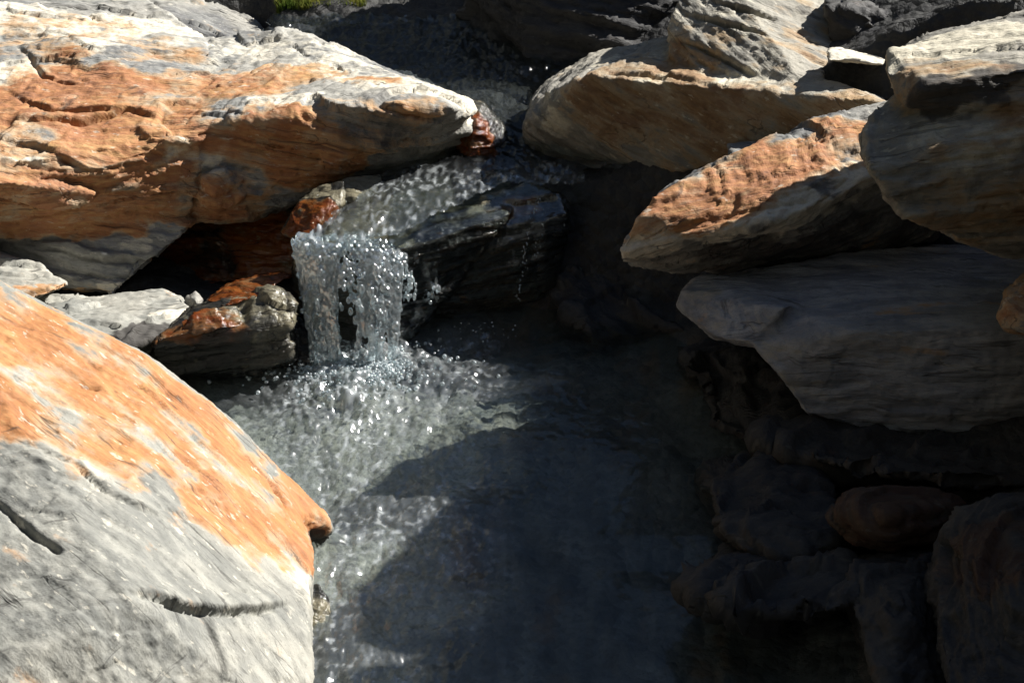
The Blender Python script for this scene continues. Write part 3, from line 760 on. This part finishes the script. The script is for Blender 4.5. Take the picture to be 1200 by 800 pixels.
# ================================================================== WATER
def water_material(name, foam=0.0, rough=0.02, clear=0.55, shine=0.012, gloss=0.2):
    t = NT(name)
    pos = t.n('ShaderNodeTexCoord').outputs['Object']
    fo = t.attr('foam').outputs['Fac']
    g = t.n('ShaderNodeBsdfGlass', {'Color': (0.86, 0.94, 0.97, 1), 'Roughness': rough, 'IOR': 1.333})
    w_ = t.n('ShaderNodeBsdfDiffuse', {'Color': (0.75, 0.8, 0.82, 1)})
    tr = t.n('ShaderNodeBsdfTranslucent', {'Color': (0.75, 0.8, 0.82, 1)})
    m1 = t.n('ShaderNodeMixShader', {0: 0.5, 1: w_.outputs[0], 2: tr.outputs[0]})
    tp = t.n('ShaderNodeBsdfTransparent', {'Color': (0.9, 0.95, 0.94, 1)})
    g2 = t.n('ShaderNodeMixShader', {0: clear, 1: g.outputs[0], 2: tp.outputs[0]})
    gl = t.n('ShaderNodeBsdfGlossy', {'Color': (1, 1, 1, 1), 'Roughness': gloss})
    g2 = t.n('ShaderNodeMixShader', {0: t.math('ADD', shine, t.math('MULTIPLY', fo, 0.4), 0, True), 1: g2.outputs[0], 2: gl.outputs[0]})
    m2 = t.n('ShaderNodeMixShader', {0: t.math('ADD', fo, foam, 0, True), 1: g2.outputs[0], 2: m1.outputs[0]})
    o = t.n('ShaderNodeOutputMaterial')
    t.t.links.new(m2.outputs[0], o.inputs[0])
    return t.m


FALL_C = P(415, 435, 3.97)


def grid_mesh(name, xs, ys, zf):
    X, Y = np.meshgrid(xs, ys)
    p = np.stack([X.ravel(), Y.ravel(), np.zeros(X.size)], 1)
    z, foam = zf(p)
    co = np.stack([p[:, 0], p[:, 1], z], 1).astype(np.float32)
    idx = np.arange(X.size).reshape(X.shape)
    f = np.stack([idx[:-1, :-1], idx[:-1, 1:], idx[1:, 1:], idx[1:, :-1]], -1).reshape(-1, 4)
    me = bpy.data.meshes.new(name)
    me.from_pydata(co.tolist(), [], f.tolist())
    set_attr(me, 'foam', foam)
    shade_smooth(me)
    return me


def pool_z(p):
    x, Y = p[:, 0], p[:, 1]
    d = np.hypot((x - FALL_C[0]) * 0.9, Y - FALL_C[1])
    run = np.exp(-((x + 0.38) / 0.30) ** 2)                       # the fast current along the left side
    I = 0.20 + 1.3 * np.exp(-(d / 0.40) ** 2) + 1.15 * run
    q = np.stack([x, Y * 0.75, np.zeros(len(x))], 1)
    q = q + 0.02 * np.stack([fbm(q * 4, 2), fbm(q * 4 + 40, 2), 0 * x], 1)
    rip = 0.0035 * np.sin(d * 105 + 1.5 * fbm(q * 6, 2)) * np.exp(-d / 0.22) * sstep(0.03, 0.10, d)
    h = 0.013 * fbm(q * 5, 2) + rip + 0.0055 * fbm(q * 19 + 5, 2) + 0.0026 * fbm(q * 45 + 9, 2) + 0.0010 * fbm(q * 95, 1)
    h2 = 0.0028 * (1 - 2 * np.abs(perlin(q * np.array([26, 15, 1]) + 31))) + 0.0022 * (1 - 2 * np.abs(perlin(q * np.array([60, 38, 1]) + 3)))
    z = water_level(Y) + I * (h + h2 * np.minimum(I, 1.2))
    c = PZ(392, 482, 0.0)
    r = np.hypot(x - c[0], Y - c[1])
    z = z + 0.018 * np.exp(-((r - 0.075) / 0.03) ** 2) - 0.008 * np.exp(-(r / 0.05) ** 2)
    bub = sstep(0.05, 0.6, fbm(q * 55 + 50, 3)) * 0.6 + sstep(-0.1, 0.6, fbm(q * 14 + 20, 3)) * 0.4
    bub = bub * (0.35 + 0.65 * sstep(-0.35, 0.35, fbm(q * np.array([6.5, 4.0, 1]) + 80, 3)))
    foam = 0.85 * np.exp(-(d / 0.24) ** 2) * bub + 0.08 * np.exp(-(d / 0.3) ** 2)
    foam = foam + (0.09 + 0.75 * bub * np.sqrt(bub)) * np.clip(run * 1.2, 0, 1) * sstep(0.15, -0.15, x)
    return z, np.clip(foam, 0, 0.7)


def upper_z(p):
    x, Y = p[:, 0], p[:, 1]
    q = np.stack([x, Y, np.zeros(len(x))], 1)
    I = 1 + 0.9 * sstep(4.55, 4.75, Y) * sstep(5.1, 4.9, Y) + 0.9 * sstep(4.6, 4.3, Y) + 1.6 * sstep(5.0, 5.3, Y)
    h = 0.006 * fbm(q * 8, 2) + 0.0045 * fbm(q * np.array([30, 15, 1]), 2) + 0.0030 * fbm(q * np.array([70, 38, 1]), 3)
    z = upper_level(Y) + h * I
    return z, (0.05 + 0.55 * sstep(-0.1, 0.6, fbm(q * np.array([62, 26, 1]), 3)) * sstep(-0.4, 0.4, fbm(q * np.array([12, 6, 1]) + 7, 3))) * sstep(4.62, 4.4, Y) + 0.15 * sstep(5.4, 5.8, Y) * sstep(0.0, 0.5, fbm(q * np.array([6, 14, 1]) + 4, 3))


MW = water_material('water')
pool = link('water', grid_mesh('water', np.linspace(-0.95, 1.25, 440), np.linspace(2.1, 4.45, 470), pool_z), MW)
pool['kind'] = 'structure'
upm = grid_mesh('water', np.linspace(-0.9, 0.5, 240), np.linspace(4.06, 6.5, 400), upper_z)
bm = bmesh.new()
bm.from_mesh(upm)
dead = []
for v in bm.verts:                                   # the sheet ends at the lip of the ledge
    lip = 4.055 + 0.02 * math.sin(v.co.x * 41) + 0.012 * math.sin(v.co.x * 97) if v.co.x < -0.40 else (4.10 if v.co.x < -0.33 else 4.10 + min(1.0, (v.co.x + 0.33) / 0.3) * 0.30)
    if v.co.x < np.interp(v.co.y, [4.03, 4.1, 4.4, 4.55, 4.72, 4.74], [-0.615, -0.585, -0.42, -0.345, -0.33, -0.9]) + 0.012 * math.sin(v.co.y * 53) or v.co.y > 5.72 or (v.co.x < -0.56 and v.co.y < 4.07) or v.co.y < lip or (v.co.x > 0.22 and v.co.y < 4.5):
        dead.append(v)
bmesh.ops.delete(bm, geom=dead, context='VERTS')
bm.to_mesh(upm)
bm.free()
up = link('water', upm, MW)
up['kind'] = 'structure'

# ------------------------------------------------------------------ the fall, its spray and the trickles
rng = random.Random(11)


def beads(spec, vox, smooth=2):
    """water blobs (centre, radius, stretch along a direction) merged into one lumpy surface"""
    bm = bmesh.new()
    proto = bmesh.new()
    bmesh.ops.create_icosphere(proto, subdivisions=2, radius=1.0)
    base = np.array([v.co[:] for v in proto.verts])
    faces = [[v.index for v in f.verts] for f in proto.faces]
    proto.free()
    for c, r, st in spec:
        c = np.array(c, float)
        st = np.array(st, float)
        L = np.linalg.norm(st)
        if L > 1e-6:
            u = st / L
            pts = base * r + np.outer((base @ u) * L, u)
        else:
            pts = base * r
        vs = [bm.verts.new(c + q) for q in pts]
        for f in faces:
            bm.faces.new([vs[i] for i in f])
    if vox:
        me = remesh(bm, vox)
        if smooth:
            co = smooth_np(mesh_np(me), edges_np(me), smooth, 0.5)
            me.vertices.foreach_set('co', co.ravel())
            me.update()
    else:
        me = bpy.data.meshes.new('beads')
        bm.to_mesh(me)
        bm.free()
    shade_smooth(me)
    return me


LIP = [P(343, 284, 4.10), P(372, 288, 4.075), P(410, 289, 4.09), P(445, 294, 4.10), P(474, 302, 4.13)]
BASE = [P(366, 434, 3.98), P(380, 438, 3.965), P(406, 440, 3.96), P(434, 434, 3.975), P(466, 424, 4.01)]


def along(pts, w_):
    x = w_ * (len(pts) - 1)
    i = min(int(x), len(pts) - 2)
    return pts[i] + (pts[i + 1] - pts[i]) * (x - i)


def fall_point(w_, t_):
    """t_ 0 at the lip, 1 at the pool; parabola"""
    a, b = along(LIP, w_), along(BASE, w_)
    q = a + (b - a) * t_
    q[2] = a[2] + (b[2] - 0.01 - a[2]) * (0.25 * t_ + 0.75 * t_ * t_)
    return q


spec = []
for i in range(1000):
    w_ = rng.random()
    t_ = rng.random() ** 0.9
    # two streams with a ragged dark hole between them, a thin left edge
    hole = abs(w_ - 0.50 - 0.22 * (t_ - 0.7) + 0.03 * math.sin(17 * t_)) < 0.085 * max(0, min(1, (t_ - 0.40) / 0.3))
    gap = math.sin(w_ * 23 + 1.3 + 2 * t_) * 0.5 + math.sin(w_ * 51 + t_ * 3) * 0.4
    if (hole and rng.random() < 0.95) or (t_ > 0.12 and gap < -0.2 and rng.random() < 0.8):
        continue
    c = fall_point(w_, t_) + np.array([rng.gauss(0, .005), rng.gauss(0, .010 * (0.3 + t_)), rng.gauss(0, .004)])
    r = rng.uniform(.003, .0085) * (1.1 if t_ < .2 else 1.0)
    spec.append((c, r, (0, 0, r * rng.uniform(0.2, 1.6) * (0.3 + t_))))
for i in range(250):                                   # continuous threads
    w_ = min(1, max(0, rng.gauss(rng.choice([.04, .13, .22, .33, .40, .66, .74, .83, .95]), .028)))
    t0, L = rng.uniform(-0.05, 0.6), rng.uniform(0.2, 0.6)
    r = rng.uniform(.0022, .0056)
    for k in range(26):
        t_ = t0 + L * k / 25
        if t_ > 1: break
        if t_ > 0.42 and abs(w_ - 0.52 - 0.12 * (t_ - 0.7)) < 0.10: continue
        if t_ > 0.25 and abs(w_ - 0.27) < 0.025 + 0.02 * math.sin(14 * t_) and i % 3: continue
        spec.append((fall_point(min(1, max(0, w_ + 0.045 * math.sin(5 * t_ + i) * t_)), max(0, t_)), r * (0.7 + 0.5 * math.sin(k * 1.3 + i)), (0, 0, .010)))
for i in range(320):                                   # water rolling over the lip
    w_ = rng.random()
    c = along(LIP, w_) + np.array([rng.gauss(0, .004), rng.uniform(-.01, .07), rng.uniform(-.006, .003)])
    c[2] += 0.05 * max(0, c[1] - 4.1)
    r = rng.uniform(.004, .009)
    spec.append((c, r, (0, -r * rng.uniform(0, 1.2), 0)))
MF = water_material('falling_water', foam=0.19, clear=0.14, rough=0.03, shine=0.22, gloss=0.14)
fall = tag(bpy.data.objects.new('waterfall', None), 'small sparkling waterfall of clear beads pouring off the ledge into the pool', 'waterfall')
C.objects.link(fall)
fall.location = P(415, 436, 3.97)


def child(name, me, mat, par):
    o = link(name, me, mat, par)
    o.matrix_parent_inverse.identity()
    o.location = -par.location
    return o


fw = child('falling_water', beads(spec, 0.0026, 2), MF, fall)
spec = []
for i in range(420):
    a = rng.uniform(0, 2 * math.pi)
    d = abs(rng.gauss(0, .12))
    c = P(415, 432, 3.98) + np.array([math.cos(a) * d * 1.2, math.sin(a) * d * .7, abs(rng.gauss(0, .022)) + .004])
    spec.append((c, rng.uniform(.0012, .0038), (0, 0, 0)))
for i in range(26):
    c = P(rng.uniform(530, 605), rng.uniform(372, 398), 4.12)
    spec.append((c, rng.uniform(.0012, .003), (0, 0, 0)))
sp = child('spray', beads(spec, 0), MF, fall)
sp['kind'] = 'stuff'
spec = []
for i in range(850):
    a, d = rng.uniform(0, 2 * math.pi), abs(rng.gauss(0, .105))
    c = P(rng.choice([392, 445]), 436, 3.965) + np.array([math.cos(a) * d * 1.25, math.sin(a) * d * .8 - .02, 0])
    c[2] = rng.uniform(-.004, .012) + 0.012 * math.exp(-(d / .08) ** 2)
    spec.append((c, rng.uniform(.002, .0065), (0, 0, 0)))
bb = child('bubbles', beads(spec, 0), water_material('froth', foam=0.42, clear=0.05, rough=0.05, shine=0.2, gloss=0.1), fall)
bb['kind'] = 'stuff'


def trickle(pts, n, r0, r1, jit):
    sp_ = []
    for i in range(n):
        q = along(pts, i / (n - 1)) + np.array([rng.gauss(0, jit), rng.gauss(0, jit), 0])
        sp_.append((q, rng.uniform(r0, r1), (0, 0, rng.uniform(0, 1.5) * r1)))
    return sp_


for pts, n, r0, r1, j in [([P(632, 232, 4.40), P(622, 255, 4.33), P(616, 290, 4.31), P(612, 320, 4.30), P(606, 352, 4.30)], 60, .0016, .0032, .005),
                          ([P(640, 238, 4.40), P(634, 270, 4.33), P(628, 300, 4.31)], 26, .0016, .003, .006),
                          ([P(655, 235, 4.42), P(660, 262, 4.38), P(652, 300, 4.37)], 26, .0016, .003, .007)]:
    tag(link('trickle', beads(trickle(pts, n, r0, r1, j), 0.002, 1), MF), 'thin beaded trickle running down the dark right end of the ledge', 'trickle', 'trickles on the right end of the ledge')
for pts, n, lab in [([P(470, 305, 4.14), P(482, 330, 4.12), P(476, 352, 4.12)], 60, 'curl of splashing water hugging the right side of the waterfall'),
                    ([P(500, 318, 4.20), P(512, 338, 4.18), P(500, 352, 4.18)], 50, 'small separate splash on the dark ledge just right of the waterfall')]:
    tag(link('splash', beads(trickle(pts, n, .003, .006, .009), 0.0024, 1), MF), lab, 'splash')
spec = trickle([P(541, 176, 4.74), P(543, 188, 4.72), P(545, 203, 4.70)], 22, .003, .006, .002)
tag(link('drip', beads(spec, 0.002, 1), MF), 'little bright drip falling from under the orange wet stone', 'drip')
# ------------------------------------------------------------------ the thin film sliding over the right end of the ledge
lo_, lco = ROCKS['ledge_rock'][0]
lme = lo_.data
lno = normals_np(lme)
keep = (lco[:, 0] > -0.36) & (lno[:, 2] > -0.35) & (lno[:, 1] < 0.45) & (lco[:, 2] > 0.0)
fc = smooth_np(lco, edges_np(lme), 10, 0.6)
q = fc * np.array([26, 26, 9])
fc = fc + lno * (0.0045 + 0.0035 * fbm(q, 3) + 0.0035 * fbm(fc * np.array([9, 9, 4]) + 3, 2))[:, None]
fm = bpy.data.meshes.new('water')
vid = np.cumsum(keep) - 1
fs = [[int(vid[i]) for i in p.vertices] for p in lme.polygons if all(keep[i] for i in p.vertices)]
fm.from_pydata(fc[keep].tolist(), [], fs)
streak = sstep(0.15, 0.6, fbm(fc * np.array([30, 30, 5]) + 11, 3)) * sstep(0.35, 0.15, np.abs(fc[:, 0] - 0.02) * 2 + 0.1)
edge = sstep(-0.22, -0.33, fc[:, 0]) * sstep(0.0, 0.5, fbm(fc * 30, 2))
set_attr(fm, 'foam', np.clip(0.22 * streak + 0.25 * edge, 0, 0.5)[keep])
shade_smooth(fm)
film = link('water', fm, water_material('film', clear=0.35, rough=0.03, shine=0.07, gloss=0.12))
film['kind'] = 'structure'

sun_o.data.cycles.is_caustics_light = True
for o in (pool, up):
    o.cycles.is_caustics_caster = True
GROUND.cycles.is_caustics_receiver = True
for k in ROCKS.values():
    for o, _ in k:
        o.cycles.is_caustics_receiver = True
# ------------------------------------------------------------------ sunlit grass on the bank upstream
def make_grass():
    rg = random.Random(3)
    bm = bmesh.new()
    for i in range(2200):
        px, Y = rg.uniform(325, 428), rg.uniform(5.76, 5.9)
        b = P(px, 12, Y)
        b[2] = float(bed_height(np.array([b[0]]), np.array([b[1]]))[0]) - 0.01
        hgt, wd, a = rg.uniform(.02, .055), rg.uniform(.0012, .0026), rg.uniform(0, 6.28)
        lean = np.array([math.cos(a), math.sin(a), 0]) * hgt * rg.uniform(.2, .7)
        sd = np.array([-math.sin(a), math.cos(a), 0]) * wd
        p = [b - sd, b + sd, b + lean * .4 + sd * .8 + [0, 0, hgt * .6], b + lean * .4 - sd * .8 + [0, 0, hgt * .6], b + lean + [0, 0, hgt]]
        v = [bm.verts.new(x) for x in p]
        bm.faces.new((v[0], v[1], v[2], v[3]))
        bm.faces.new((v[3], v[2], v[4]))
    me = bpy.data.meshes.new('grass')
    bm.to_mesh(me)
    bm.free()
    t = NT('grass_blade')
    pos = t.n('ShaderNodeTexCoord').outputs['Object']
    c = t.mix(t.smooth(t.noise(pos, 9, 3), 0.35, 0.65), (0.07, 0.11, 0.02), (0.26, 0.25, 0.06))
    d = t.n('ShaderNodeBsdfDiffuse', {'Color': c})
    tr = t.n('ShaderNodeBsdfTranslucent', {'Color': c})
    m = t.n('ShaderNodeMixShader', {0: 0.4, 1: d.outputs[0], 2: tr.outputs[0]})
    o = t.n('ShaderNodeOutputMaterial')
    t.t.links.new(m.outputs[0], o.inputs[0])
    tag(link('grass', me, t.m), 'sunlit yellow green grass growing on the bank upstream', 'grass', kind='stuff')


make_grass()
